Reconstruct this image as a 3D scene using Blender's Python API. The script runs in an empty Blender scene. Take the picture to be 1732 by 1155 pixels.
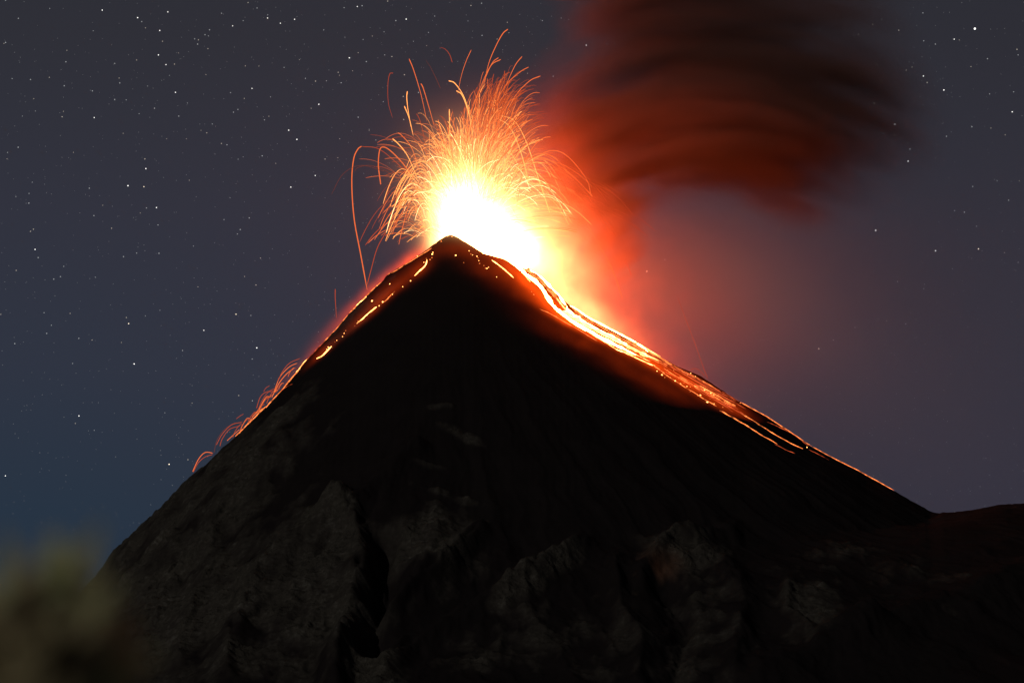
import bpy, math, random
import numpy as np
from mathutils import Vector

random.seed(7)
rng = np.random.default_rng(7)
SC = bpy.context.scene
COL = SC.collection

# ------------------------------------------------------------------ camera
PITCH = math.radians(6.2)
FOCAL = 100.0
cam_d = bpy.data.cameras.new('camera')
cam_d.lens = FOCAL
cam_d.sensor_width = 36.0
cam_d.clip_start = 0.1
cam_d.clip_end = 200000.0
cam_d.dof.use_dof = True
cam_d.dof.focus_distance = 3000.0
cam_d.dof.aperture_fstop = 2.2
cam = bpy.data.objects.new('camera', cam_d)
cam.rotation_euler = (math.pi / 2 + PITCH, 0, 0)
COL.objects.link(cam)
SC.camera = cam

# ------------------------------------------------------------------ sky, moonlight, exposure
SC.view_settings.view_transform = 'Standard'
SC.view_settings.look = 'None'
SC.view_settings.exposure = 0.0
SC.view_settings.gamma = 1.0
SC.cycles.use_denoising = True
SC.cycles.max_bounces = 4
SC.cycles.diffuse_bounces = 2
SC.cycles.volume_bounces = 0
SC.cycles.transparent_max_bounces = 16
SC.cycles.volume_max_steps = 256
SC.cycles.use_light_tree = True
SC.cycles.sample_clamp_indirect = 4.0

W = bpy.data.worlds.new('World')
SC.world = W
W.use_nodes = True
wn, wl_ = W.node_tree.nodes, W.node_tree.links
wn.clear()
w_out = wn.new('ShaderNodeOutputWorld')
w_bg = wn.new('ShaderNodeBackground')
w_tc = wn.new('ShaderNodeTexCoord')
w_sep = wn.new('ShaderNodeSeparateXYZ')
w_map = wn.new('ShaderNodeMapRange')
w_ramp = wn.new('ShaderNodeValToRGB')
w_map.inputs['From Min'].default_value = -0.05
w_map.inputs['From Max'].default_value = 0.30
els = w_ramp.color_ramp.elements
els[0].position = 0.0
els[0].color = (0.010, 0.019, 0.034, 1)
els[1].position = 1.0
els[1].color = (0.0190, 0.0200, 0.0265, 1)
for pos, c in ((0.15, (0.0115, 0.0225, 0.0400)), (0.28, (0.0155, 0.0260, 0.0430)), (0.42, (0.0215, 0.0265, 0.0415)), (0.58, (0.0235, 0.0250, 0.0370)), (0.75, (0.0215, 0.0220, 0.0295))):
    e = els.new(pos)
    e.color = (*c, 1)
wl_.new(w_tc.outputs['Generated'], w_sep.inputs[0])
wl_.new(w_sep.outputs['Z'], w_map.inputs['Value'])
wl_.new(w_map.outputs['Result'], w_ramp.inputs['Fac'])
w_side = wn.new('ShaderNodeMapRange')
w_side.inputs['From Min'].default_value = -0.16
w_side.inputs['From Max'].default_value = 0.16
w_ramp2 = wn.new('ShaderNodeValToRGB')
e2 = w_ramp2.color_ramp.elements
e2[0].position = 0.0
e2[0].color = (0.020, 0.019, 0.027, 1)
e2[1].position = 1.0
e2[1].color = (0.0190, 0.0200, 0.0265, 1)
for pos, c in ((0.30, (0.0245, 0.0240, 0.0365)), (0.55, (0.0235, 0.0230, 0.0335)), (0.75, (0.0205, 0.0205, 0.0275))):
    e = e2.new(pos)
    e.color = (*c, 1)
w_mix = wn.new('ShaderNodeMix')
w_mix.data_type = 'RGBA'
wl_.new(w_map.outputs['Result'], w_ramp2.inputs['Fac'])
wl_.new(w_sep.outputs['X'], w_side.inputs['Value'])
wl_.new(w_side.outputs['Result'], w_mix.inputs['Factor'])
wl_.new(w_ramp.outputs['Color'], w_mix.inputs['A'])
wl_.new(w_ramp2.outputs['Color'], w_mix.inputs['B'])
wl_.new(w_mix.outputs['Result'], w_bg.inputs['Color'])
w_bg.inputs['Strength'].default_value = 1.32
wl_.new(w_bg.outputs[0], w_out.inputs['Surface'])

moon_d = bpy.data.lights.new('moonlight', 'SUN')
moon_d.energy = 0.9
moon_d.angle = math.radians(0.5)
moon_d.color = (0.97, 0.97, 0.93)
moon = bpy.data.objects.new('moonlight', moon_d)
moon.rotation_euler = Vector((0.58, 0.72, -0.40)).to_track_quat('-Z', 'Y').to_euler()
COL.objects.link(moon)

# ------------------------------------------------------------------ measuring: a photograph pixel into a direction
K = 36.0 / FOCAL / 1732.0
CP, SP = math.cos(PITCH), math.sin(PITCH)


def ray(px, py):
    u, v = (px - 866.0) * K, (577.5 - py) * K
    return np.array((u, CP - v * SP, SP + v * CP))


def at(px, py, Y):
    d = ray(px, py)
    return d * (Y / d[1])


def pix(x, y, z):
    dep = y * CP + z * SP
    up = -y * SP + z * CP
    return x / dep / K + 866.0, 577.5 - up / dep / K


MPP = 3000 * K                      # metres per photograph pixel at the summit's distance
Y0 = 3000.0

# ------------------------------------------------------------------ helpers


def tag(o, label=None, cat=None, group=None, kind=None):
    if label:
        o['label'] = label
    if cat:
        o['category'] = cat
    if group:
        o['group'] = group
    if kind:
        o['kind'] = kind
    return o


def mesh_np(name, V, F, smooth=False):
    """V (n,3); F (m,k) all of one corner count."""
    V = np.asarray(V, np.float32)
    F = np.asarray(F, np.int32)
    me = bpy.data.meshes.new(name)
    m, k = F.shape
    me.vertices.add(len(V))
    me.vertices.foreach_set('co', V.ravel())
    me.loops.add(m * k)
    me.loops.foreach_set('vertex_index', F.ravel())
    me.polygons.add(m)
    me.polygons.foreach_set('loop_start', np.arange(0, m * k, k, dtype=np.int32))
    me.polygons.foreach_set('loop_total', np.full(m, k, np.int32))
    if smooth:
        me.polygons.foreach_set('use_smooth', np.ones(m, bool))
    me.update(calc_edges=True)
    return me


def link(name, me, mat=None, parent=None):
    o = bpy.data.objects.new(name, me)
    COL.objects.link(o)
    if mat:
        me.materials.append(mat)
    if parent:
        o.parent = parent
    return o


def empty(name, loc):
    o = bpy.data.objects.new(name, None)
    o.location = loc
    COL.objects.link(o)
    return o


def tube_vf(P, R, sides=4):
    """a tapered tube along P with the radius R at each point, ends closed to points"""
    P = np.asarray(P, float)
    n = len(P)
    T = np.gradient(P, axis=0)
    T /= np.linalg.norm(T, axis=1)[:, None] + 1e-9
    ref = np.array((0.0, 1.0, 0.0))
    A = np.cross(T, ref)
    la = np.linalg.norm(A, axis=1)
    A[la < 1e-3] = (1, 0, 0)
    A /= np.linalg.norm(A, axis=1)[:, None]
    B = np.cross(T, A)
    ang = np.arange(sides) * 2 * math.pi / sides
    V = P[:, None, :] + np.asarray(R)[:, None, None] * (np.cos(ang)[None, :, None] * A[:, None, :] + np.sin(ang)[None, :, None] * B[:, None, :])
    V = V.reshape(-1, 3)
    i = np.arange(n - 1)[:, None] * sides
    j = np.arange(sides)[None, :]
    j2 = (j + 1) % sides
    F = np.stack((i + j, i + j2, i + sides + j2, i + sides + j), -1).reshape(-1, 4)
    cap0 = np.array([[0, 1, 2, 3]])[:, ::-1]
    cap1 = np.array([[0, 1, 2, 3]]) + (n - 1) * sides
    F = np.concatenate((F, cap0, cap1)) if sides == 4 else F
    return V, F


def merge_vf(parts):
    Vs, Fs, b = [], [], 0
    for V, F in parts:
        Vs.append(V)
        Fs.append(F + b)
        b += len(V)
    return np.concatenate(Vs), np.concatenate(Fs)


def resample(P, n):
    """smooth curve (Catmull-Rom) through P, n points"""
    P = np.asarray(P, float)
    if len(P) == 2:
        return P[0] + (P[1] - P[0]) * np.linspace(0, 1, n)[:, None]
    Q = np.concatenate(([2 * P[0] - P[1]], P, [2 * P[-1] - P[-2]]))
    t = np.linspace(0, len(P) - 1 - 1e-6, n)
    i = t.astype(int)
    f = (t - i)[:, None]
    a, b, c, d = Q[i], Q[i + 1], Q[i + 2], Q[i + 3]
    return 0.5 * (2 * b + (c - a) * f + (2 * a - 5 * b + 4 * c - d) * f ** 2 + (3 * b - a - 3 * c + d) * f ** 3)


# noise in numpy
def perlin(x, y, seed):
    r = np.random.default_rng(seed)
    perm = r.permutation(256)
    perm = np.concatenate((perm, perm))
    ga = r.random(256) * 2 * math.pi
    gx, gy = np.cos(ga), np.sin(ga)
    xi, yi = np.floor(x).astype(int), np.floor(y).astype(int)
    xf, yf = x - xi, y - yi
    xi &= 255
    yi &= 255
    u = xf ** 3 * (xf * (xf * 6 - 15) + 10)
    v = yf ** 3 * (yf * (yf * 6 - 15) + 10)

    def g(ax, ay, dx, dy):
        h = perm[perm[ax & 255] + (ay & 255)]
        return gx[h] * dx + gy[h] * dy
    n00, n10 = g(xi, yi, xf, yf), g(xi + 1, yi, xf - 1, yf)
    n01, n11 = g(xi, yi + 1, xf, yf - 1), g(xi + 1, yi + 1, xf - 1, yf - 1)
    a = n00 + u * (n10 - n00)
    b = n01 + u * (n11 - n01)
    return (a + v * (b - a)) * 1.5


def fbm(x, y, seed, octv=4, ridged=False):
    s, a, tot = 0.0, 1.0, 0.0
    for o in range(octv):
        n = perlin(x * 2 ** o, y * 2 ** o, seed + o)
        if ridged:
            n = 1 - 2 * np.abs(n)
        s = s + a * n
        tot += a
        a *= 0.5
    return s / tot


# ------------------------------------------------------------------ node helpers
def new_mat(name):
    m = bpy.data.materials.new(name)
    m.use_nodes = True
    m.node_tree.nodes.clear()
    return m, m.node_tree.nodes, m.node_tree.links


def emit_mat(name, color, strength, sample='NONE', vary=0.0, scale=0.1):
    m, N, L = new_mat(name)
    out = N.new('ShaderNodeOutputMaterial')
    em = N.new('ShaderNodeEmission')
    em.inputs['Color'].default_value = (*color, 1)
    em.inputs['Strength'].default_value = strength
    if vary:
        tc = N.new('ShaderNodeTexCoord')
        nz = N.new('ShaderNodeTexNoise')
        nz.inputs['Scale'].default_value = scale
        nz.inputs['Detail'].default_value = 3
        mr = N.new('ShaderNodeMapRange')
        mr.inputs['From Min'].default_value = 0.32
        mr.inputs['From Max'].default_value = 0.68
        mr.inputs['To Min'].default_value = strength * (1 - vary)
        mr.inputs['To Max'].default_value = strength * (1 + vary)
        L.new(tc.outputs['Object'], nz.inputs['Vector'])
        L.new(nz.outputs['Fac'], mr.inputs['Value'])
        L.new(mr.outputs['Result'], em.inputs['Strength'])
    L.new(em.outputs[0], out.inputs['Surface'])
    m.cycles.emission_sampling = sample
    return m


class NB:
    """small expression builder for volume shaders"""

    def __init__(s, N, L):
        s.N, s.L = N, L

    def _in(s, sock, v):
        if hasattr(v, 'is_output'):
            s.L.new(v, sock)
        else:
            sock.default_value = v

    def m(s, op, a, b=0.0, c=None, clamp=False):
        n = s.N.new('ShaderNodeMath')
        n.operation = op
        n.use_clamp = clamp
        s._in(n.inputs[0], a)
        s._in(n.inputs[1], b)
        if c is not None:
            s._in(n.inputs[2], c)
        return n.outputs[0]

    def v(s, op, a, b=None):
        n = s.N.new('ShaderNodeVectorMath')
        n.operation = op
        s._in(n.inputs[0], a)
        if b is not None:
            s._in(n.inputs[1], b)
        return n.outputs['Value'] if op in ('LENGTH', 'DOT_PRODUCT') else n.outputs['Vector']

    def gauss(s, P, c, r, amp, rot=0.0):
        """amp * exp(-|(P-c)/r|^2), rot turns the blob in the x-z plane"""
        if rot:
            mp = s.N.new('ShaderNodeMapping')
            mp.vector_type = 'TEXTURE'
            mp.inputs['Location'].default_value = c
            mp.inputs['Rotation'].default_value = (0, -rot, 0)
            mp.inputs['Scale'].default_value = r
            s.L.new(P, mp.inputs['Vector'])
            d = mp.outputs[0]
        else:
            d = s.v('SUBTRACT', P, c)
            d = s.v('DIVIDE', d, r)
        q = s.v('DOT_PRODUCT', d, d)
        e = s.m('EXPONENT', s.m('MULTIPLY', q, -1.0))
        return s.m('MULTIPLY', e, amp)

    def sum(s, xs):
        t = xs[0]
        for x in xs[1:]:
            t = s.m('ADD', t, x)
        return t


def domain(name, c, r, mat):
    """closed ellipsoid that bounds a volume"""
    import bmesh
    bm = bmesh.new()
    bmesh.ops.create_icosphere(bm, subdivisions=3, radius=1.0)
    for v in bm.verts:
        v.co = Vector((c[0] + v.co.x * r[0], c[1] + v.co.y * r[1], c[2] + v.co.z * r[2]))
    me = bpy.data.meshes.new(name)
    bm.to_mesh(me)
    bm.free()
    return link(name, me, mat)


# ------------------------------------------------------------------ volcano terrain
PEAK = at(762, 397, Y0)
left_px = [(762, 397), (752, 400), (738, 409), (716, 426), (690, 443), (668, 456), (652, 466), (648, 474), (632, 488), (612, 508), (585, 535), (565, 560),
           (545, 580), (520, 606), (502, 628), (480, 652), (455, 681), (430, 706), (400, 736), (374, 758), (350, 783), (325, 801), (300, 825),
           (280, 848), (255, 871), (238, 886), (218, 906), (195, 926), (184, 938), (178, 950), (165, 968), (100, 1040), (0, 1150), (-200, 1350)]
right_px = [(762, 397), (772, 400), (785, 408), (802, 418), (820, 429), (855, 438), (880, 446), (900, 456), (925, 477), (950, 505), (975, 524), (1000, 540),
            (1050, 566), (1090, 588), (1120, 606), (1150, 621), (1185, 635), (1215, 655), (1250, 678), (1300, 706), (1340, 733), (1370, 753),
            (1410, 775), (1450, 795), (1510, 828), (1545, 848), (1580, 867), (1610, 866), (1645, 862), (1690, 853), (1732, 851), (1800, 853), (1900, 880),
            (2200, 1000), (2600, 1150)]


def prof(pts):
    r, d = [], []
    for p in pts:
        q = at(p[0], p[1], Y0) - PEAK
        r.append(abs(q[0]))
        d.append(-q[2])
    return np.array(r), np.array(d)


LR, LD = prof(left_px)
RR, RD = prof(right_px)
FR = np.array((0, 12, 40, 120, 300, 480, 650, 800, 1100, 1600, 2400, 4000.0))
FD = np.array((0, 6, 27, 86, 219, 345, 440, 505, 590, 650, 680, 690.0))


def graded(lo, hi, fine_lo, fine_hi, step, growth=1.12):
    c = list(np.arange(fine_lo, fine_hi, step))
    s, x = step, fine_lo
    left = []
    while x > lo:
        s *= growth
        x -= s
        left.append(x)
    s, x = step, c[-1]
    rightl = []
    while x < hi:
        s *= growth
        x += s
        rightl.append(x)
    return np.array(left[::-1] + c + rightl)


gx = graded(-2600, 2600, -620, 640, 1.5)
gy = graded(1500, 5200, 2260, 3060, 1.5)
X, Y = np.meshgrid(gx, gy)
dx, dy = X - PEAK[0], Y - Y0
r = np.sqrt(dx * dx + dy * dy) + 1e-6
c, s = dx / r, dy / r
wl, wr, wf = np.clip(-c, 0, 1) ** 2, np.clip(c, 0, 1) ** 2, s ** 2
Z = PEAK[2] - (wl * np.interp(r, LR, LD) + wr * np.interp(r, RR, RD) + wf * np.interp(r, FR, FD))

# a smooth shoulder in front of the right flank: its far side catches the lava light, its near side stays dark
crest = [(800, 480, 2975), (860, 560, 2940), (950, 645, 2905), (1050, 690, 2880), (1130, 702, 2870), (1200, 726, 2868), (1300, 764, 2868),
         (1400, 808, 2876), (1500, 852, 2890), (1580, 884, 2900), (1700, 900, 2900), (1900, 960, 2900)]
cp = np.array([at(*q) for q in crest])
cy = np.interp(X, cp[:, 0], cp[:, 1])
cz = np.interp(X, cp[:, 0], cp[:, 2]) - np.where(X < cp[0, 0], (cp[0, 0] - X) * 1.5, 0)
front = cy - Y
spur = cz - np.where(front > 0, 0.5 * front + 0.0006 * front ** 2, 0.42 * -front)
kk = 5.0
dd = spur - Z
Z = np.where(dd > 40, spur, Z + kk * np.log1p(np.exp(np.clip(dd, -200, 40) / kk)) * (np.abs(dd) < 200))

# where rock shows: areas measured in the photograph
PX, PY = pix(X, Y, Z)
rock = np.zeros_like(Z)


def area(x, y, rx, ry, amp=1.0, rot=0.0):
    global rock
    a = math.radians(rot)
    u = (PX - x) * math.cos(a) + (PY - y) * math.sin(a)
    v = -(PX - x) * math.sin(a) + (PY - y) * math.cos(a)
    rock = np.maximum(rock, amp * np.exp(-((u / rx) ** 2 + (v / ry) ** 2) ** 2))


area(260, 1010, 300, 190, 1.0, 0)
area(330, 850, 250, 90, 0.85, -42)
area(440, 735, 120, 22, 1.0, -42)
area(520, 1010, 130, 160, 1.0)
area(560, 900, 60, 30, 1.0, -20)
area(730, 930, 85, 70, 1.0)
area(640, 1140, 70, 40, 1.0)
area(900, 990, 110, 24, 1.0, -32)
area(830, 1090, 120, 50, 0.55, -20)
area(1000, 1100, 150, 80, 0.5)
area(1150, 945, 80, 40, 0.9)
area(1190, 1060, 80, 120, 0.62)
area(1370, 1050, 66, 60, 0.72)
area(1450, 950, 120, 45, 0.5)
area(1560, 1000, 120, 50, 0.2)
area(745, 692, 30, 6.75, 0.62)
area(790, 742, 44, 9, 0.62, 25)
area(735, 794, 40, 5.25, 0.62)
area(765, 840, 70, 9, 0.62, 14)
area(480, 860, 60, 12, 0.6, -30)
area(610, 520, 95, 26, 1.0, -43)
rock = np.clip(rock, 0, 1)
pn = fbm(X / 55, Y / 55, 11, 4)
pn2 = fbm(X / 16, Y / 30, 13, 4)
rockm = np.clip(rock * 1.25 - 0.42 + 1.0 * pn + 0.7 * pn2, 0, 1) * (rock > 0.02)

th = np.arctan2(dx, -dy)
grow = np.clip((r - 140) / 380, 0, 1)
near_sil = np.clip((r * np.abs(s)) / 60.0, 0, 1)            # keep the measured outline
gul = fbm(th * 9 + 0.3 * pn, r / 420, 21, 4, True)
Z += gul * 7 * grow * near_sil
Z += fbm(X / 120, Y / 120, 5, 3) * 8 * grow * near_sil
ru = th * 330 + 14 * pn
rk = fbm(ru / 30, r / 110 + 0.6 * pn, 31, 5, True)
rk2 = fbm(ru / 10, r / 60, 41, 4, True)
steps = fbm(X / 90 + dy / 120, Y / 22 + X / 160, 51, 4, True)
rk3 = fbm(ru / 5 + pn, r / 16, 45, 3, True)
Z += rockm * ((rk - 0.25) * 8 + (rk2 - 0.25) * 3.2 + (rk3 - 0.25) * 1.4 + (steps - 0.25) * 7) * (0.25 + 0.75 * near_sil) * np.clip(0.45 + grow, 0, 1)
Z += (fbm(X / 5, Y / 5, 61, 2) * 0.35) * np.clip(r / 60, 0, 1)
# the broad ribs, cliffs and ash chutes of the lower flanks
def rib(pts, amp, w, sharp=1.0):
    global Z
    d = np.full(Z.shape, 1e9)
    for (x0, y0), (x1, y1) in zip(pts[:-1], pts[1:]):
        ex, ey = x1 - x0, y1 - y0
        t = np.clip(((PX - x0) * ex + (PY - y0) * ey) / (ex * ex + ey * ey), 0, 1)
        d = np.minimum(d, np.hypot(PX - x0 - t * ex, PY - y0 - t * ey))
    d = d + 9 * pn2 + 16 * pn
    Z = Z + amp * np.exp(-np.abs(d / w) ** (1.6 * sharp)) * near_sil


rib([(700, 770), (620, 850), (540, 900), (440, 980), (400, 1070), (380, 1160)], 15, 24)
rib([(560, 880), (600, 910), (612, 970), (590, 1060), (565, 1160)], 20, 26)
rib([(650, 920), (650, 1000), (628, 1090)], -20, 20)
rib([(740, 900), (720, 960), (690, 1000)], 8, 18)
rib([(815, 900), (740, 980), (640, 1060), (560, 1135)], 14, 15)
rib([(880, 930), (780, 1020), (680, 1090), (600, 1160)], -9, 32)
rib([(975, 930), (900, 985), (800, 1030), (700, 1085), (650, 1130)], 13, 15)
rib([(1240, 905), (1140, 918), (1085, 985)], 12, 15)
rib([(1040, 960), (1050, 1040), (1085, 1100), (1080, 1160)], 10, 14)
rib([(1120, 990), (1160, 1060), (1140, 1160)], -14, 22)
rib([(1225, 960), (1260, 1040), (1240, 1150)], 10, 20)
rib([(1330, 1000), (1335, 1060), (1380, 1100), (1470, 1075)], 9, 15)
rib([(1290, 1160), (1480, 1075), (1740, 985)], 14, 34)
rib([(480, 740), (400, 800), (300, 890), (220, 980)], 8, 16)
rib([(520, 770), (420, 850), (330, 940), (270, 1040)], -8, 18)
rib([(360, 920), (330, 1010), (300, 1120)], 9, 16)
# blocky lava clinker along the left summit ridge and lower left crest
sil_l = np.exp(-(dy / 40.0) ** 2) * (dx < -8)
Z += sil_l * np.clip((-dx - 40) / 60, 0, 1) * fbm(X / 9, Y / 14, 71, 3, True) * 2.2
# bring the skyline back to the outline measured in the photograph
sil = left_px[::-1] + right_px[1:]
sx, sy = np.array([q[0] for q in sil], float), np.array([q[1] for q in sil], float)
bx = np.arange(-160, 1960, 4.0)
for _ in range(3):
    PX, PY = pix(X, Y, Z)
    bi = np.clip(((PX + 162) / 4).astype(int), 0, len(bx) - 1)
    top = np.full(len(bx), 1e9)
    np.minimum.at(top, bi.ravel(), PY.ravel())
    err = np.interp(bx, sx, sy) - top
    err[np.abs(err) > 200] = 0
    err = np.convolve(np.pad(err, 2, mode='edge'), np.ones(5) / 5, 'valid')
    Z -= np.interp(PX, bx, err) * MPP * np.clip(1 - (np.abs(dy) - 300) / 300, 0, 1)
Z = np.maximum(Z, -230.0)

ny, nx = Z.shape
idx = np.arange(ny * nx).reshape(ny, nx)
F = np.stack((idx[:-1, :-1], idx[:-1, 1:], idx[1:, 1:], idx[1:, :-1]), -1).reshape(-1, 4)
V = np.stack((X, Y, Z), -1).reshape(-1, 3)
me = mesh_np('volcano', V, F, True)
at_ = me.attributes.new('rock', 'FLOAT', 'POINT')
at_.data.foreach_set('value', rockm.astype(np.float32).ravel())
tint = np.exp(-(((PX - 1110) / 30) ** 2 + ((PY - 963) / 26) ** 2)) * rockm
at2 = me.attributes.new('rust', 'FLOAT', 'POINT')
at2.data.foreach_set('value', tint.astype(np.float32).ravel())

m, N, L = new_mat('volcanic_ash_and_rock')
out = N.new('ShaderNodeOutputMaterial')
bs = N.new('ShaderNodeBsdfPrincipled')
bs.inputs['Roughness'].default_value = 0.95
bs.inputs['Specular IOR Level'].default_value = 0.0
tc = N.new('ShaderNodeTexCoord')
a_r = N.new('ShaderNodeAttribute')
a_r.attribute_name = 'rock'
a_t = N.new('ShaderNodeAttribute')
a_t.attribute_name = 'rust'
n1 = N.new('ShaderNodeTexNoise')
n1.inputs['Scale'].default_value = 0.028
n1.inputs['Detail'].default_value = 8
n1.inputs['Roughness'].default_value = 0.7
n2 = N.new('ShaderNodeTexNoise')
n2.inputs['Scale'].default_value = 0.22
n2.inputs['Roughness'].default_value = 0.68
n2.inputs['Detail'].default_value = 5
rr = N.new('ShaderNodeValToRGB')
rr.color_ramp.elements[0].position = 0.26
rr.color_ramp.elements[0].color = (0.010, 0.009, 0.008, 1)
rr.color_ramp.elements[1].position = 0.80
rr.color_ramp.elements[1].color = (0.112, 0.103, 0.087, 1)
e = rr.color_ramp.elements.new(0.55)
e.color = (0.040, 0.034, 0.027, 1)
ra = N.new('ShaderNodeValToRGB')
ra.color_ramp.elements[0].color = (0.0060, 0.0046, 0.0045, 1)
ra.color_ramp.elements[1].color = (0.0125, 0.0096, 0.0092, 1)
mx = N.new('ShaderNodeMix')
mx.data_type = 'RGBA'
mx2 = N.new('ShaderNodeMix')
mx2.data_type = 'RGBA'
mx2.inputs['B'].default_value = (0.17, 0.065, 0.030, 1)
L.new(tc.outputs['Object'], n1.inputs['Vector'])
L.new(tc.outputs['Object'], n2.inputs['Vector'])
mxn = N.new('ShaderNodeMath')
mxn.operation = 'MULTIPLY_ADD'
mxn.inputs[1].default_value = 0.60
L.new(n2.outputs['Fac'], mxn.inputs[0])
mm = N.new('ShaderNodeMath')
mm.operation = 'MULTIPLY'
mm.inputs[1].default_value = 0.42
L.new(n1.outputs['Fac'], mm.inputs[0])
L.new(mm.outputs[0], mxn.inputs[2])
L.new(mxn.outputs[0], rr.inputs['Fac'])
L.new(n1.outputs['Fac'], ra.inputs['Fac'])
L.new(a_r.outputs['Fac'], mx.inputs['Factor'])
L.new(ra.outputs['Color'], mx.inputs['A'])
L.new(rr.outputs['Color'], mx.inputs['B'])
L.new(mx.outputs['Result'], mx2.inputs['A'])
L.new(a_t.outputs['Fac'], mx2.inputs['Factor'])
L.new(mx2.outputs['Result'], bs.inputs['Base Color'])
bp = N.new('ShaderNodeBump')
bp.inputs['Distance'].default_value = 4.0
L.new(a_r.outputs['Fac'], bp.inputs['Strength'])
L.new(n2.outputs['Fac'], bp.inputs['Height'])
L.new(bp.outputs[0], bs.inputs['Normal'])
L.new(bs.outputs[0], out.inputs['Surface'])
M_TERRAIN = m
vol_o = link('volcano', me, m)
tag(vol_o, 'steep dark volcano cone with a sharp summit and rocky lower flanks', 'volcano', kind='structure')


def ground_h(x, y):
    """terrain height at world x, y"""
    i = np.clip(np.searchsorted(gx, x) - 1, 0, nx - 2)
    j = np.clip(np.searchsorted(gy, y) - 1, 0, ny - 2)
    fx = (x - gx[i]) / (gx[i + 1] - gx[i])
    fy = (y - gy[j]) / (gy[j + 1] - gy[j])
    return (Z[j, i] * (1 - fx) + Z[j, i + 1] * fx) * (1 - fy) + (Z[j + 1, i] * (1 - fx) + Z[j + 1, i + 1] * fx) * fy


_ts = np.arange(2300, 3060, 1.0)


def on_slope(px, py, lift=0.6):
    """the terrain point the photograph shows at this pixel"""
    d = ray(px, py)
    P = d[None, :] * (_ts / d[1])[:, None]
    gap = P[:, 2] - ground_h(P[:, 0], P[:, 1])
    hit = np.nonzero(gap < 0)[0]
    k = hit[0] if len(hit) else int(np.argmin(gap))
    q = P[k].copy()
    q[2] = ground_h(q[0:1], q[1:2])[0] + lift
    return q


# ------------------------------------------------------------------ ground: the valley and plain to the horizon, the near hillside under the camera
m, N, L = new_mat('dark_plain')
out = N.new('ShaderNodeOutputMaterial')
bs = N.new('ShaderNodeBsdfPrincipled')
bs.inputs['Roughness'].default_value = 1.0
nz = N.new('ShaderNodeTexNoise')
nz.inputs['Scale'].default_value = 0.004
nz.inputs['Detail'].default_value = 6
tc = N.new('ShaderNodeTexCoord')
rp = N.new('ShaderNodeValToRGB')
rp.color_ramp.elements[0].color = (0.012, 0.016, 0.009, 1)
rp.color_ramp.elements[1].color = (0.035, 0.036, 0.022, 1)
L.new(tc.outputs['Object'], nz.inputs['Vector'])
L.new(nz.outputs['Fac'], rp.inputs['Fac'])
L.new(rp.outputs['Color'], bs.inputs['Base Color'])
L.new(bs.outputs[0], out.inputs['Surface'])
gxx = graded(-90000, 90000, -400, 400, 100, 1.25)
gyy = graded(-60000, 120000, -400, 1200, 100, 1.25)
GX, GY = np.meshgrid(gxx, gyy)
GZ = -228 + 0 * GX + 6 * fbm(GX / 900, GY / 900, 81, 3)
gi = np.arange(GX.size).reshape(GX.shape)
gme = mesh_np('ground', np.stack((GX, GY, GZ), -1).reshape(-1, 3), np.stack((gi[:-1, :-1], gi[:-1, 1:], gi[1:, 1:], gi[1:, :-1]), -1).reshape(-1, 4), True)
tag(link('ground', gme, m), 'dark valley floor and plain below the volcano', 'ground', kind='structure')

hx = graded(-500, 500, -6, 6, 0.25, 1.2)
hy = graded(-400, 500, -3, 8, 0.25, 1.2)
HX, HY = np.meshgrid(hx, hy)
HD = np.sqrt(HX ** 2 + (HY - 2) ** 2)
HZ = -1.62 - 0.10 * np.clip(HY, -60, None) - np.clip(HD - 6, 0, None) * 0.42 + 0.06 * fbm(HX / 1.5, HY / 1.5, 91, 4)
HZ = np.maximum(HZ, -236)
hi_ = np.arange(HX.size).reshape(HX.shape)
hme = mesh_np('hillside', np.stack((HX, HY, HZ), -1).reshape(-1, 3), np.stack((hi_[:-1, :-1], hi_[:-1, 1:], hi_[1:, 1:], hi_[1:, :-1]), -1).reshape(-1, 4), True)
tag(link('hillside', hme, M_TERRAIN), 'near hillside of dark soil the picture is taken from', 'hillside', kind='structure')

# ------------------------------------------------------------------ the eruption: its light, hot gas, smoke
FIRE = (1.0, 0.085, 0.008)


def lava_lamp(px, py, Y, power, radius, color=FIRE):
    ld = bpy.data.lights.new('lava_light', 'POINT')
    ld.energy = power
    ld.color = color
    ld.shadow_soft_size = radius
    lo = bpy.data.objects.new('lava_light', ld)
    lo.location = at(px, py, Y)
    COL.objects.link(lo)
    return lo


lava_lamp(788, 384, 3048, 5.2e6, 8)
lava_lamp(868, 420, 3040, 1.9e6, 6)


def gas_at(px, py, Y):
    return tuple(float(q) for q in at(px, py, Y))


def R3(rx, ry, rz):
    return (rx * MPP, ry, rz * MPP)


# incandescent gas of the lava fountain, with lava glow on the slopes imitated by emission
m, N, L = new_mat('incandescent_gas_and_glow')
b = NB(N, L)
out = N.new('ShaderNodeOutputMaterial')
P = N.new('ShaderNodeTexCoord').outputs['Object']
hot = [(786, 358, 3035, 37, 30, 44, 0.36, 0), (812, 388, 3035, 47, 30, 36, 0.34, 0), (868, 418, 3035, 42, 26, 28, 0.40, -0.5),
       (752, 405, 3030, 26, 20, 18, 0.10, 0.6), (806, 318, 3035, 76, 40, 78, 0.022, 0), (890, 412, 3040, 68, 40, 72, 0.026, -0.6),
       (945, 462, 3035, 58, 30, 44, 0.024, -0.7), (985, 525, 3025, 75, 20, 22, 0.045, -0.62)]


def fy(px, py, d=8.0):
    return float(on_slope(px, py)[1]) - d


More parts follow.
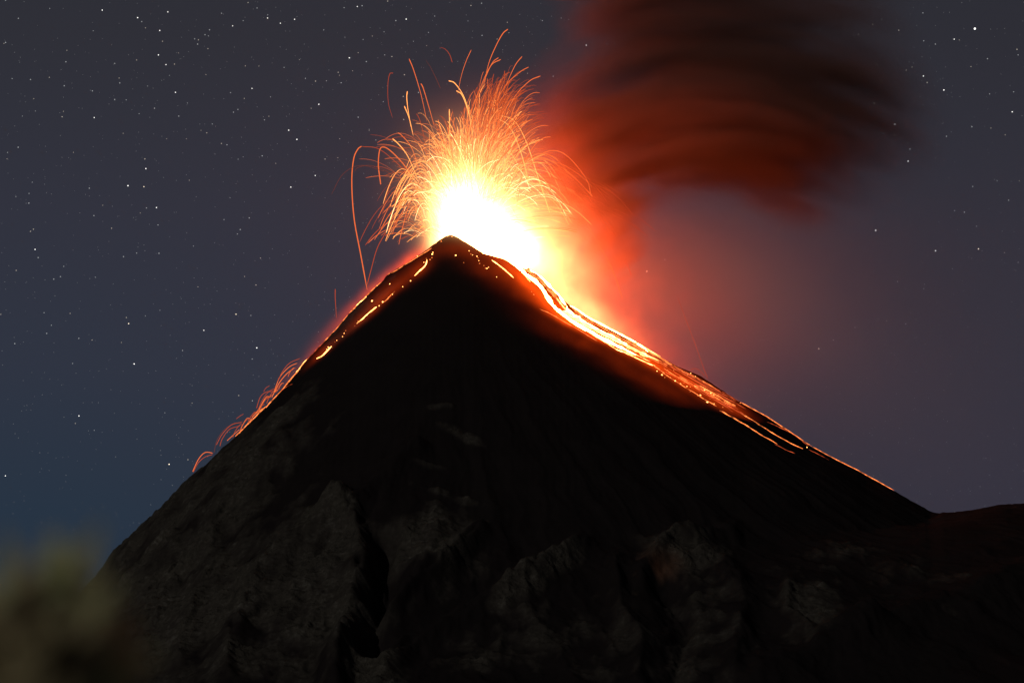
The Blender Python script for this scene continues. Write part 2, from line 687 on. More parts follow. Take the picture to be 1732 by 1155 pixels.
cool_glow = [(850, 300, 3040, 115, 60, 100, 0.0030, 0), (935, 405, 3040, 80, 60, 120, 0.0075, 0.2), (1000, 500, 3035, 90, 50, 70, 0.0062, -0.5), (1020, 430, 3040, 120, 70, 150, 0.0012, 0.1),
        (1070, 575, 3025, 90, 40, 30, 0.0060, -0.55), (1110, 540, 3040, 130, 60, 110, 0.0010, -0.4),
        (700, 440, 3022, 70, 14, 12, 0.036, 0.66), (620, 505, 3015, 80, 12, 11, 0.022, 0.74), (545, 585, 3010, 70, 10, 8, 0.013, 0.78)]  # left ridge: the glow of lava-lit gas put in as emission
for px_, py_, rx_, rz_, am_, ro_ in ((905, 490, 70, 11, 0.06, -0.75), (985, 556, 80, 12, 0.08, -0.6), (1070, 600, 75, 11, 0.045, -0.52), (1150, 645, 80, 13, 0.022, -0.5), (1240, 700, 90, 13, 0.010, -0.55), (1340, 752, 90, 12, 0.005, -0.52),  # emissive blobs hugging the face imitate the red glow spilling from the streams
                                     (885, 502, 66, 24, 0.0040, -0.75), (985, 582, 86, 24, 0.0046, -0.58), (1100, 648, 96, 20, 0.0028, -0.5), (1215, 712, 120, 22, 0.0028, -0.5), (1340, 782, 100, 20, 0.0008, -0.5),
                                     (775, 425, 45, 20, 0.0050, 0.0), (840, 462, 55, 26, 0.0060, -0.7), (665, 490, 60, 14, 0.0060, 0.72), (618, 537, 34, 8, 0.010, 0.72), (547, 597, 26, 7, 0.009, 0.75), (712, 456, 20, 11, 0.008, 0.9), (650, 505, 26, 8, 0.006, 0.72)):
    cool_glow.append((px_, py_, fy(px_, py_), rx_, 13, rz_, am_, ro_))


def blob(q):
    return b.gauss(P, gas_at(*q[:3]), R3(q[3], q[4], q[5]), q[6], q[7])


hs = b.sum([blob(q) for q in hot])
cs = b.sum([blob(q) for q in cool_glow])
nz = N.new('ShaderNodeTexNoise')
nz.inputs['Scale'].default_value = 0.05
nz.inputs['Detail'].default_value = 6
L.new(P, nz.inputs['Vector'])
tex = b.m('MAXIMUM', b.m('MULTIPLY_ADD', nz.outputs['Fac'], 2.4, -0.2), 0.15)
eh = N.new('ShaderNodeEmission')
eh.inputs['Color'].default_value = (1.0, 0.45, 0.15, 1)
L.new(b.m('MULTIPLY', hs, tex), eh.inputs['Strength'])
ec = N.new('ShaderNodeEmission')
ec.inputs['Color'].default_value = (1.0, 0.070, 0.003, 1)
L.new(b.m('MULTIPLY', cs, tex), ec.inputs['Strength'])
ad = N.new('ShaderNodeAddShader')
L.new(eh.outputs[0], ad.inputs[0])
L.new(ec.outputs[0], ad.inputs[1])
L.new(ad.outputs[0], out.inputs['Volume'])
m.cycles.volume_step_rate = 0.35
fg = domain('fire_gas_and_glow', gas_at(900, 460, 2960), (370, 250, 250), m)
tag(fg, 'blazing white and yellow burst of incandescent gas at the summit vent, with imitated red glow over the slopes', 'fire', kind='stuff')

# ash plume
m, N, L = new_mat('ash_smoke')
b = NB(N, L)
out = N.new('ShaderNodeOutputMaterial')
P = N.new('ShaderNodeTexCoord').outputs['Object']
puffs = [(985, 330, 3060, 55, 60, 70, 0.8, 0), (1020, 270, 3070, 80, 70, 70, 1.0, 0.3), (1040, 195, 3080, 105, 80, 55, 0.9, 0.3), (1190, 220, 3080, 110, 95, 62, 3.0, 0.1),
         (1290, 240, 3090, 95, 90, 58, 2.0, -0.3), (1345, 320, 3090, 74, 70, 54, 0.42, -0.5), (1150, 120, 3090, 160, 90, 66, 1.1, 0.1),
         (1355, 140, 3110, 150, 90, 62, 0.75, -0.35), (1460, 150, 3120, 100, 80, 70, 0.24, -0.5), (1075, 15, 3080, 80, 70, 44, 0.55, 0), (1250, 40, 3100, 200, 90, 66, 0.8, -0.1), (1230, -60, 3100, 220, 90, 70, 0.8, -0.1),
         (1040, 375, 3055, 42, 70, 80, 0.7, 0.1), (1440, 235, 3110, 130, 90, 100, 0.28, -0.4), (1120, 275, 3070, 70, 70, 36, 0.8, 0.5)]
ds = b.sum([blob(q) for q in puffs])
# drawn-out wisps that arch over with the wind
ctr = gas_at(1215, 760, 3080)
q = b.v('SUBTRACT', P, ctr)
sp = N.new('ShaderNodeSeparateXYZ')
L.new(q, sp.inputs[0])
ang = b.m('ARCTAN2', sp.outputs['X'], sp.outputs['Z'])
rad = b.m('SQRT', b.m('ADD', b.m('MULTIPLY', sp.outputs['X'], sp.outputs['X']), b.m('MULTIPLY', sp.outputs['Z'], sp.outputs['Z'])))
cb = N.new('ShaderNodeCombineXYZ')
L.new(b.m('MULTIPLY', ang, 2.3), cb.inputs[0])
L.new(b.m('MULTIPLY', rad, 0.058), cb.inputs[1])
L.new(b.m('MULTIPLY', sp.outputs['Y'], 0.0045), cb.inputs[2])
nz = N.new('ShaderNodeTexNoise')
nz.inputs['Scale'].default_value = 1.0
nz.inputs['Detail'].default_value = 4
nz.inputs['Roughness'].default_value = 0.58
nz.inputs['Distortion'].default_value = 0.35
L.new(cb.outputs[0], nz.inputs['Vector'])
mr = N.new('ShaderNodeMapRange')
mr.inputs['From Min'].default_value = 0.33
mr.inputs['From Max'].default_value = 0.68
mr.inputs['To Min'].default_value = -0.25
mr.inputs['To Max'].default_value = 2.5
mr.clamp = False
L.new(nz.outputs['Fac'], mr.inputs['Value'])
den = b.m('MAXIMUM', b.m('SUBTRACT', ds, 0.05), 0.0)
den = b.m('MULTIPLY', b.m('MULTIPLY', den, b.m('MAXIMUM', mr.outputs['Result'], 0.04)), 0.022)
vs = N.new('ShaderNodeVolumeScatter')
vs.inputs['Color'].default_value = (0.30, 0.125, 0.095, 1)
va = N.new('ShaderNodeVolumeAbsorption')
va.inputs['Color'].default_value = (0.30, 0.125, 0.095, 1)
L.new(den, vs.inputs['Density'])
L.new(den, va.inputs['Density'])
ad = N.new('ShaderNodeAddShader')
L.new(vs.outputs[0], ad.inputs[0])
L.new(va.outputs[0], ad.inputs[1])
L.new(ad.outputs[0], out.inputs['Volume'])
m.cycles.volume_step_rate = 0.5
sm = domain('smoke_plume', gas_at(1220, 170, 3090), (320, 200, 240), m)
tag(sm, 'dark ash plume drifting right from the summit, lit red underneath', 'smoke', kind='stuff')

# thin steam that carries the red glow downwind
m, N, L = new_mat('thin_steam')
b = NB(N, L)
out = N.new('ShaderNodeOutputMaterial')
P = N.new('ShaderNodeTexCoord').outputs['Object']
st = [(1200, 480, 3170, 200, 100, 165, 1.4e-3, 0), (1040, 480, 3090, 90, 80, 150, 4e-4, 0), (800, 330, 3280, 560, 200, 420, 0.5e-4, 0),
      (1340, 500, 3260, 230, 130, 210, 5e-4, 0), (1520, 600, 3330, 380, 170, 320, 3.2e-4, 0)]
ds = b.sum([blob(q) for q in st])
vs = N.new('ShaderNodeVolumeScatter')
vs.inputs['Color'].default_value = (0.92, 0.80, 0.86, 1)
L.new(ds, vs.inputs['Density'])
L.new(vs.outputs[0], out.inputs['Volume'])
m.cycles.volume_step_rate = 0.8
sh = domain('steam', gas_at(1050, 420, 3260), (880, 420, 640), m)
tag(sh, 'thin steam glowing faintly red in the air to the right of the cone', 'steam', kind='stuff')

# ------------------------------------------------------------------ stars
STARS_Y = 30000.0
SPP = STARS_Y * K
S1 = dict(o=(0, 0), k=3.6083)
bright, mid = [], []


def star_list(ox, oy, k, big, small):
    for dst, src in ((bright, big), (mid, small)):
        for a, c_ in src:
            p = (ox + a / k, oy + c_ / k)
            if all((p[0] - q[0]) ** 2 + (p[1] - q[1]) ** 2 > 9 for q in bright + mid):
                dst.append(p)


star_list(0, 0, 3.608, [(624, 64), (1024, 75), (840, 110), (1420, 160), (975, 188), (1633, 112), (1711, 144), (967, 337), (1013, 396), (1071, 565), (1538, 541), (575, 719), (890, 1030), (781, 1134), (878, 1140)],
          [(34, 3), (303, 54), (569, 190), (865, 134), (888, 172), (1514, 18), (1569, 51), (1634, 93), (1352, 83), (1484, 128), (1279, 184), (1188, 239), (1211, 245), (1206, 271), (1272, 221), (1251, 214), (1269, 299), (1089, 325), (1065, 393), (408, 309), (402, 379), (301, 474), (392, 525), (731, 508), (727, 478), (564, 556), (901, 527), (1580, 405), (1497, 404), (1651, 593), (1491, 602), (1407, 567), (1425, 686), (1452, 669), (1144, 630), (943, 662), (1091, 710), (1295, 758), (1262, 812), (1227, 797), (1017, 848), (1138, 848), (752, 815), (387, 681), (379, 714), (216, 679), (206, 604), (137, 710), (111, 900), (46, 932), (43, 971), (448, 931), (197, 1113), (884, 971), (1453, 973), (1484, 958), (1600, 952), (1614, 733), (1641, 711), (1351, 877), (1385, 885), (24, 267), (34, 261), (112, 114), (700, 389), (834, 368), (1034, 462), (1257, 457), (992, 254), (770, 611), (700, 609), (849, 695), (1155, 1101), (1683, 998), (186, 487), (74, 481)])
star_list(0, 310, 3.608, [(214, 404), (785, 856), (819, 1102), (955, 149), (1440, 799), (1567, 1004), (1244, 897)],
          [(233, 454), (99, 532), (369, 570), (389, 507), (204, 281), (186, 294), (177, 63), (176, 122), (97, 82), (627, 135), (573, 198), (681, 275), (964, 255), (894, 151), (856, 182), (834, 426), (970, 428), (754, 448), (1180, 384), (1208, 632), (1590, 457), (1492, 569), (1562, 621), (1367, 222), (1521, 212), (1466, 283), (1449, 310), (976, 775), (887, 809), (771, 819), (428, 794), (269, 790), (5, 800), (481, 946), (562, 956), (741, 971), (443, 1099), (285, 916), (314, 866), (1531, 807), (1114, 1020), (1539, 1072), (90, 978), (328, 585), (582, 574), (545, 31)])
star_list(0, 620, 3.608, [(1032, 595), (33, 665), (482, 300)], [(575, 388), (460, 346), (1172, 222), (1457, 176), (1540, 208), (1147, 567), (1006, 281)])
star_list(470, 0, 3.608, [(485, 42), (102, 120), (436, 355), (79, 1143), (66, 796), (116, 852), (783, 119), (250, 638), (228, 1072)],
          [(514, 37), (1178, 36), (919, 200), (1246, 218), (1338, 240), (520, 243), (576, 222), (409, 229), (280, 185), (490, 323), (652, 337), (696, 347), (540, 378), (456, 434), (368, 443), (376, 461), (386, 507), (296, 495), (230, 497), (168, 480), (132, 366), (38, 413), (772, 458), (858, 566), (768, 731), (765, 590), (643, 622), (490, 717), (557, 796), (598, 856), (377, 848), (366, 964), (203, 662), (697, 865), (827, 254), (908, 281), (1524, 449), (1680, 467), (1400, 138), (1160, 130), (1614, 128), (1243, 22), (957, 100), (720, 128), (670, 9), (404, 49), (648, 196), (1410, 202), (288, 972)])
star_list(1252, 0, 3.608, [(1432, 177), (1306, 241), (1118, 466), (1243, 551), (943, 760), (1024, 985), (1660, 684)],
          [(1337, 246), (968, 186), (1115, 81), (1049, 411), (1013, 430), (835, 395), (818, 631), (1696, 337), (1689, 303), (1617, 824), (1530, 783), (1669, 562), (1408, 408), (722, 212), (205, 9), (28, 10), (133, 82), (168, 242), (484, 184), (1036, 911), (873, 815), (1568, 1105), (1419, 1139), (1141, 505), (1120, 251), (1191, 271), (860, 496), (1414, 775), (1259, 833), (1509, 360), (1522, 575), (1703, 1105), (809, 152), (942, 826)])
star_list(1252, 310, 3.608, [(480, 1009), (1454, 401), (827, 288), (1192, 412)],
          [(1010, 858), (1638, 104), (1124, 616), (568, 957), (700, 879), (894, 840), (1696, 483), (1613, 424), (1442, 263), (1368, 177), (1308, 168), (154, 188), (960, 600), (543, 793), (118, 519), (1120, 643), (1295, 522)])
star_list(880, 0, 2.887, [(322, 222)], [(161, 375), (611, 90), (473, 78), (390, 85), (444, 71), (236, 97), (200, 90), (109, 102), (423, 217), (460, 213), (37, 358)])
star_list(880, 300, 2.887, [(618, 459)], [(706, 402)])
BIGGEST = (1648.9, 49.1)


def ico(name, rad):
    import bmesh
    bm = bmesh.new()
    bmesh.ops.create_icosphere(bm, subdivisions=1, radius=rad)
    me = bpy.data.meshes.new(name)
    bm.to_mesh(me)
    bm.free()
    return me


M_ST_W = emit_mat('star_white', (1.0, 0.97, 0.94), 2.2)
M_ST_Y = emit_mat('star_amber', (1.0, 0.84, 0.62), 2.0)
M_ST_M = emit_mat('star_pale', (0.92, 0.96, 1.0), 0.46)
M_ST_M2 = emit_mat('star_pale_warm', (1.0, 0.88, 0.74), 0.5)
M_ST_F = emit_mat('star_faint', (0.95, 0.96, 1.0), 0.28)
me_bw, me_by, me_m, me_m2 = (ico('star', 1.0) for _ in range(4))
me_m2.materials.append(M_ST_M2)
me_bw.materials.append(M_ST_W)
me_by.materials.append(M_ST_Y)
me_m.materials.append(M_ST_M)
AMBER = [(217.6, 547), (399, 531.5), (286, 785), (1385, 589.6), (1655, 421), (1094, 459), (243, 316)]


def near(p, lst, d=4):
    return any(abs(p[0] - q[0]) < d and abs(p[1] - q[1]) < d for q in lst)


def star(p, me, rad, label, group):
    o = bpy.data.objects.new('star', me)
    o.location = at(p[0], p[1], STARS_Y)
    o.scale = (rad * SPP,) * 3
    COL.objects.link(o)
    tag(o, label, 'star', group)
    return o


SPECIAL = {(1648.9, 49.1): 'brightest white star of all, high in the upper right corner of the sky',
           (217.6, 547): 'bright amber star with a smaller star just above it, left of the cone',
           (286, 785): 'bright amber star low in the sky beside the lower left ridge',
           (9, 804): 'lone white star low at the left edge of the picture above the blurred bush',
           (1385, 589.6): 'bright yellowish star alone in the sky above the lower right flank',
           (991.5, 77): 'bright white star in the gap between lava fountain and ash plume',
           (1094, 459): 'small reddish white star shining through the red glow right of the lava fountain',
           (1655, 421): 'bright amber star in the empty sky near the right edge at mid height',
           (604.4, 11.6): 'bright white star at the top edge with a fainter one close on its right',
           (227, 615.5): 'white star standing alone level with the blazing left ridge, below the amber star'}
for p in bright:
    lab, grp = 'bright white star among many in the dark night sky', 'bright stars'
    for q, t in SPECIAL.items():
        if abs(p[0] - q[0]) < 4 and abs(p[1] - q[1]) < 4:
            lab = t
    big = near(p, [BIGGEST])
    star(p, me_by if near(p, AMBER) else me_bw, 1.9 if big else random.uniform(0.75, 1.02), lab, grp)
for p in mid:
    star(p, me_m2 if random.random() < 0.35 else me_m, random.uniform(0.6, 1.0), 'small dim white star among many in the dark night sky', 'small dim stars')

# dust of the faintest stars, too many to count
import bmesh
parts = []
base = np.array([(1, 0, 0), (-1, 0, 0), (0, 1, 0), (0, -1, 0), (0, 0, 1), (0, 0, -1)], float)
bf = np.array([(0, 2, 4), (2, 1, 4), (1, 3, 4), (3, 0, 4), (2, 0, 5), (1, 2, 5), (3, 1, 5), (0, 3, 5)])
for k in range(4200):
    px, py = random.uniform(-300, 2050), random.uniform(-150, 1090)
    parts.append((base * random.choice((0.35, 0.4, 0.45, 0.5, 0.6)) * SPP + at(px, py, STARS_Y), bf))
V_, F_ = merge_vf(parts)
fs = link('star_dust', mesh_np('star_dust', V_, F_), M_ST_F)
tag(fs, 'sprinkle of the very faintest stars all over the night sky', 'stars', kind='stuff')

# ------------------------------------------------------------------ lava fountain streaks
M_HOT = emit_mat('lava_white_hot', (1.0, 0.62, 0.26), 3.2)
M_YEL = emit_mat('lava_yellow', (1.0, 0.34, 0.085), 1.9)
M_ORG = emit_mat('lava_orange', (1.0, 0.185, 0.045), 0.98)
M_RED = emit_mat('lava_red', (0.95, 0.125, 0.030), 0.58)
M_DIM = emit_mat('lava_dim', (0.75, 0.16, 0.085), 0.26)


def taper(n, r0, shape='tip'):
    t = np.linspace(0, 1, n)
    if shape == 'tip':
        f = 0.45 + 0.55 * t
        f *= np.clip((1 - t) / 0.03, 0.5, 1)
    elif shape == 'mid':
        f = np.sin(np.pi * np.clip(t * 0.92 + 0.04, 0, 1)) ** 0.6
    else:
        f = np.ones(n)
    f *= np.clip(t / 0.05, 0.3, 1)
    return r0 * np.maximum(f, 0.15)


def arc_px(pts, Y, n=26):
    """pts: photograph pixels along the arc; Y: start and end depth"""
    q = resample([(a, c_) for a, c_ in pts], n)
    ys = np.linspace(Y[0], Y[1], n)
    return np.array([at(q[i, 0], q[i, 1], ys[i]) for i in range(n)])


def streak(pts, w, mat, label, group='streaks of the lava fountain', shape='tip', n=26):
    dep = 3030 + random.uniform(-45, 55)
    Pp = arc_px(pts, (3035, dep), n)
    V_, F_ = tube_vf(Pp, taper(n, w * MPP * 0.42, shape))
    o = link('lava_streak', mesh_np('lava_streak', V_, F_), mat)
    return tag(o, label, 'lava streak', group)


named = [
    ([(818, 150), (826, 110), (838, 80), (850, 58), (859, 50)], 2.0, M_ORG, 'tallest orange lava streak of all, its tip bending right above the fountain'),
    ([(800, 190), (818, 140), (832, 108), (843, 98)], 1.6, M_ORG, 'orange streak in the tall bundle just left of and below the tallest one'),
    ([(790, 210), (812, 150), (830, 112), (847, 101)], 1.8, M_ORG, 'orange streak whose tip bends right under the tallest streak of the fountain'),
    ([(850, 160), (860, 135), (872, 110), (883, 96)], 1.6, M_ORG, 'orange streak right of the tallest one, leaning right above the dense spray'),
    ([(830, 190), (855, 145), (880, 122), (894, 114)], 1.5, M_ORG, 'orange streak leaning right to a flat tip at the upper right of the fountain'),
    ([(850, 210), (870, 165), (895, 138), (914, 129)], 1.8, M_ORG, 'orange streak reaching farthest to the upper right of the spray'),
    ([(774, 160), (780, 130), (788, 105), (797, 85)], 1.3, M_ORG, 'lone straight orange streak rising steeply left of the tallest bundle'),
    ([(744, 81), (752, 83), (760, 92), (765, 106)], 1.1, M_RED, 'short faint hooked streak floating highest on the left of the fountain'),
    ([(720, 102), (728, 114), (738, 134), (745, 150)], 1.0, M_DIM, 'faint straight red streak hanging under the highest hooked streak'),
    ([(722, 205), (712, 160), (700, 120), (692, 100)], 1.7, M_ORG, 'long straight orange streak slanting up to the left, high on the left side'),
    ([(735, 215), (725, 180), (716, 150), (712, 142)], 2.0, M_ORG, 'thick orange streak just under the long left slanting one'),
    ([(664, 200), (657, 175), (656, 145), (659, 126), (665, 124)], 1.2, M_RED, 'thin red streak hooked at its top, farthest left of the upright ones'),
    ([(796, 200), (785, 165), (770, 142), (759, 137)], 2.2, M_YEL, 'bright yellow streak hooking left at its tip above the centre of the fountain'),
    ([(800, 230), (792, 190), (782, 162), (772, 154)], 2.2, M_YEL, 'bright yellow streak bending left just below the hooked yellow one'),
    ([(695, 215), (690, 185), (688, 165), (689, 155)], 2.0, M_YEL, 'short bright upright streak at the upper left of the spray'),
    ([(699, 230), (692, 200), (684, 180)], 2.0, M_YEL, 'short bright streak slanting left beneath the upright upper left one'),
    ([(760, 300), (761, 240), (760, 185)], 2.2, M_YEL, 'straight upright yellow streak over the left middle of the fountain'),
    ([(621, 490), (610, 430), (599, 370), (595, 310), (598, 270), (605, 253), (611, 248)], 2.1, M_ORG, 'long tall arch of orange lava falling far left down to the ridge'),
    ([(611, 248), (640, 252), (670, 275), (700, 305)], 1.1, M_RED, 'thin red streak joining the far left arch back to the fountain'),
    ([(700, 302), (680, 275), (660, 255), (648, 249), (642, 255), (640, 280), (644, 312)], 2.0, M_ORG, 'orange hook curling left over the side of the fountain beside the long arch'),
    ([(705, 300), (690, 265), (675, 245), (664, 235)], 2.2, M_YEL, 'yellow streak curving left out of the spray above the orange hook'),
    ([(710, 290), (696, 250), (680, 230), (673, 225)], 2.0, M_ORG, 'orange streak with a bent tip just above the yellow left curve'),
    ([(600, 290), (605, 284), (625, 280), (650, 288), (675, 305)], 0.9, M_DIM, 'faint low dim arch left of the fountain under the orange hook'),
    ([(560, 330), (580, 295), (610, 280), (650, 290)], 0.8, M_DIM, 'faintest widest dim arch reaching farthest out to the left of the fountain'),
    ([(621, 482), (628, 455), (638, 420), (653, 392)], 1.3, M_RED, 'red streak rising slantwise from the left ridge beside the long arch'),
    ([(569, 538), (568, 520), (567, 505), (567, 489)], 1.4, M_RED, 'short wavy upright red streak standing on the left ridge'),
    ([(870, 320), (910, 265), (950, 258), (990, 300), (1000, 332)], 1.6, M_ORG, 'long orange arch falling to the right, outermost of the right side'),
    ([(850, 330), (880, 275), (920, 268), (965, 295), (1002, 332)], 2.0, M_ORG, 'bright orange arch bending over to the right from the yellow glow'),
    ([(845, 195), (870, 205), (890, 240), (910, 300), (930, 360)], 1.8, M_YEL, 'yellow streak falling steeply on the right inside of the fountain'),
    ([(840, 200), (862, 215), (880, 255), (895, 310)], 1.6, M_YEL, 'second yellow streak falling steeply beside the right inside one'),
    ([(930, 290), (975, 350), (1005, 400), (1035, 455), (1053, 505)], 1.1, M_ORG, 'long thin orange streak dropping through the red glow right of the fountain'),
    ([(940, 275), (985, 318), (1020, 375), (1040, 400)], 1.1, M_RED, 'thin red streak dropping through the red smoke right of the arches'),
    ([(1055, 440), (1062, 450), (1068, 466)], 1.0, M_RED, 'tiny red streak alone in the red haze above the right lava streams'),
    ([(1145, 500), (1160, 540), (1175, 580), (1190, 622), (1197, 640)], 1.0, M_RED, 'thin dim streak falling alone onto the lower right flank'),
]
for q in named:
    streak(q[0], q[1], q[2], q[3], shape='flat' if 'arch' in q[3] else 'tip')


def parabola(v, a, t0, t1, n):
    t = np.linspace(t0, t1, n)
    x = v[0] + (a[0] - v[0]) * t
    y = a[1] + (v[1] - a[1]) * (1 - t) ** 2
    return np.stack((x, y), -1)


def spray(kind):
    """one ballistic path in the plane of the fountain: (pixels, width, heat)"""
    if kind == 'up':                                        # tall spray leaning right
        g = random.betavariate(1.75, 1.2)
        ax = 688 + 236 * g
        top = np.interp(ax, (690, 730, 770, 800, 830, 870, 900, 930), (190, 180, 175, 140, 110, 108, 125, 190))
        ay = top + random.expovariate(1 / 62.0) + random.uniform(0, 30)
        if ax > 860:
            ax += (ay - 140) * 0.12
        v = (random.gauss(796, 22), 428)
        t0, t1 = random.uniform(0.12, 0.55), random.uniform(0.72, 1.06)
        ay += 25 * (random.random() < 0.3)
    elif kind == 'left':                                    # small hooks curling down on the left
        ax = random.uniform(668, 716)
        ay = random.uniform(285, 400) if ax < 690 else random.uniform(260, 350)
        v = (ax + random.uniform(38, 75), 436)
        t0, t1 = random.uniform(0.45, 0.95), random.uniform(1.15, 1.9)
    elif kind == 'far':                                     # faint arches that fall through the red gas on the right
        ax = random.uniform(905, 980)
        ay = random.uniform(262, 340) + max(0, ax - 930) * 0.6
        v = (random.uniform(800, 850), 430)
        t0, t1 = random.uniform(0.6, 1.05), random.uniform(1.3, 1.85)
    elif kind == 'skirt':                                   # short sparks that fray the left edge of the white core
        ax = random.uniform(694, 735)
        ay = random.uniform(300, 400)
        v = (ax + random.uniform(24, 50), 434)
        t0, t1 = random.uniform(0.2, 0.7), random.uniform(1.0, 1.6)
    elif kind == 'right':                                   # arches that fall through the yellow glow
        ax = random.uniform(830, 935)
        ay = random.uniform(240, 380) + max(0, ax - 900) * 0.8
        v = (random.gauss(800, 22), 425)
        t0, t1 = random.uniform(0.45, 0.9), random.uniform(1.0, 1.58)
    else:                                                   # 'core'
        ax = random.gauss(785, 52)
        ay = random.uniform(225, 340)
        v = (random.gauss(790, 25), 410)
        t0, t1 = random.uniform(0.3, 0.75), random.uniform(0.9, 1.25)
    q = parabola(v, (ax, ay), t0, t1, 18)
    q[:, 0] += np.cumsum(rng.normal(0, 0.05, 18))
    return q


def mat_for(q):
    d = math.hypot(q[-1, 0] - 790, (q[-1, 1] - 350) * 0.9)
    k = d + random.gauss(0, 32)
    if math.hypot(q[-1, 0] - 880, q[-1, 1] - 390) < 95:
        return M_HOT if random.random() < 0.2 else M_YEL
    return M_HOT if k < 55 else M_YEL if k < 125 else M_ORG if k < 195 else M_RED


def tube_from(q, w):
    n = len(q)
    dep = np.linspace(3035, 3035 + random.gauss(0, 38), n)
    Pp = np.array([at(q[i, 0], q[i, 1], dep[i]) for i in range(n)])
    return tube_vf(Pp, taper(n, w * MPP * 0.5))


LAB = {'up': 'thin glowing streak in the dense upper spray of the lava fountain',
       'left': 'short glowing hook in the crowded left side of the lava fountain',
       'right': 'thin glowing arch falling through the yellow glow right of the lava fountain'}
for kind, cnt in (('up', 150), ('left', 44), ('right', 62)):
    for k in range(cnt):
        q = spray(kind)
        o = link('lava_streak', mesh_np('lava_streak', *tube_from(q, random.uniform(0.65, 1.35))), mat_for(q))
        tag(o, LAB[kind], 'lava streak', {'up': 'streaks of the upper spray', 'left': 'hooks on the left of the fountain', 'right': 'arches on the right of the fountain'}[kind])
bins = {}
for kind, cnt in (('up', 640), ('left', 16), ('skirt', 90), ('right', 110), ('core', 420), ('far', 46)):
    for k in range(cnt):
        q = spray(kind)
        mt = mat_for(q)
        if mt is M_ORG and random.random() < 0.5:
            mt = M_RED
        bins.setdefault(mt.name, []).append(tube_from(q, random.uniform(0.35, 0.75)))
mats = [M_HOT, M_YEL, M_ORG, M_RED]
allp, mi = [], []
for i, mt in enumerate(mats):
    for V_, F_ in bins.get(mt.name, []):
        allp.append((V_, F_))
        mi += [i] * len(F_)
V_, F_ = merge_vf(allp)
me = mesh_np('lava_spray', V_, F_)
for mt in mats:
    me.materials.append(mt)
me.polygons.foreach_set('material_index', np.array(mi, np.int32))
lo = link('lava_spray', me)
tag(lo, 'dense fine spray of countless glowing lava sparks filling the fountain', 'lava spray', kind='stuff')

# ------------------------------------------------------------------ lava on the slopes
L_HOT = emit_mat('stream_white_hot', (1.0, 0.22, 0.045), 130.0, 'AUTO', 0.35, 0.06)
L_YEL = emit_mat('stream_yellow', (1.0, 0.38, 0.10), 6.0, 'AUTO', 0.7, 0.16)
L_ORG = emit_mat('stream_orange', (1.0, 0.23, 0.055), 1.3, 'AUTO', 0.85, 0.20)
L_RED = emit_mat('stream_red', (0.9, 0.13, 0.04), 0.55, 'NONE', 0.9, 0.12)


def stream(pts, w, mat, label, group='lava streams on the slopes', lift=0.5, wob=None):
    wob = (0.8 if w > 3 else 1.5) if wob is None else wob
    q = resample(pts, max(10, int(abs(pts[-1][0] - pts[0][0]) / 4)))
    n = len(q)
    q[1:-1] += np.stack((perlin(np.arange(n) * 0.45 + random.random() * 50, np.zeros(n), 3), perlin(np.arange(n) * 0.45 + random.random() * 50, np.ones(n) * 7.3, 4)), -1)[1:-1] * wob
    Pp = np.array([on_slope(a, c_, lift) for a, c_ in q])
    for _ in range(2):
        Pp[1:-1] = (Pp[:-2] + 2 * Pp[1:-1] + Pp[2:]) / 4
    t = np.linspace(0, 1, n)
    R = w * MPP * 0.5 * (0.75 + 0.35 * perlin(np.arange(n) * 0.3, np.ones(n) * random.random() * 40, 9) + 0.35 * perlin(np.arange(n) * 0.9, np.ones(n) * random.random() * 40, 19)) * np.clip(np.minimum(t, 1 - t) / 0.06, 0.25, 1)
    o = link('lava_stream', mesh_np('lava_stream', *tube_vf(Pp, R)), mat)
    return tag(o, label, 'lava stream', group)


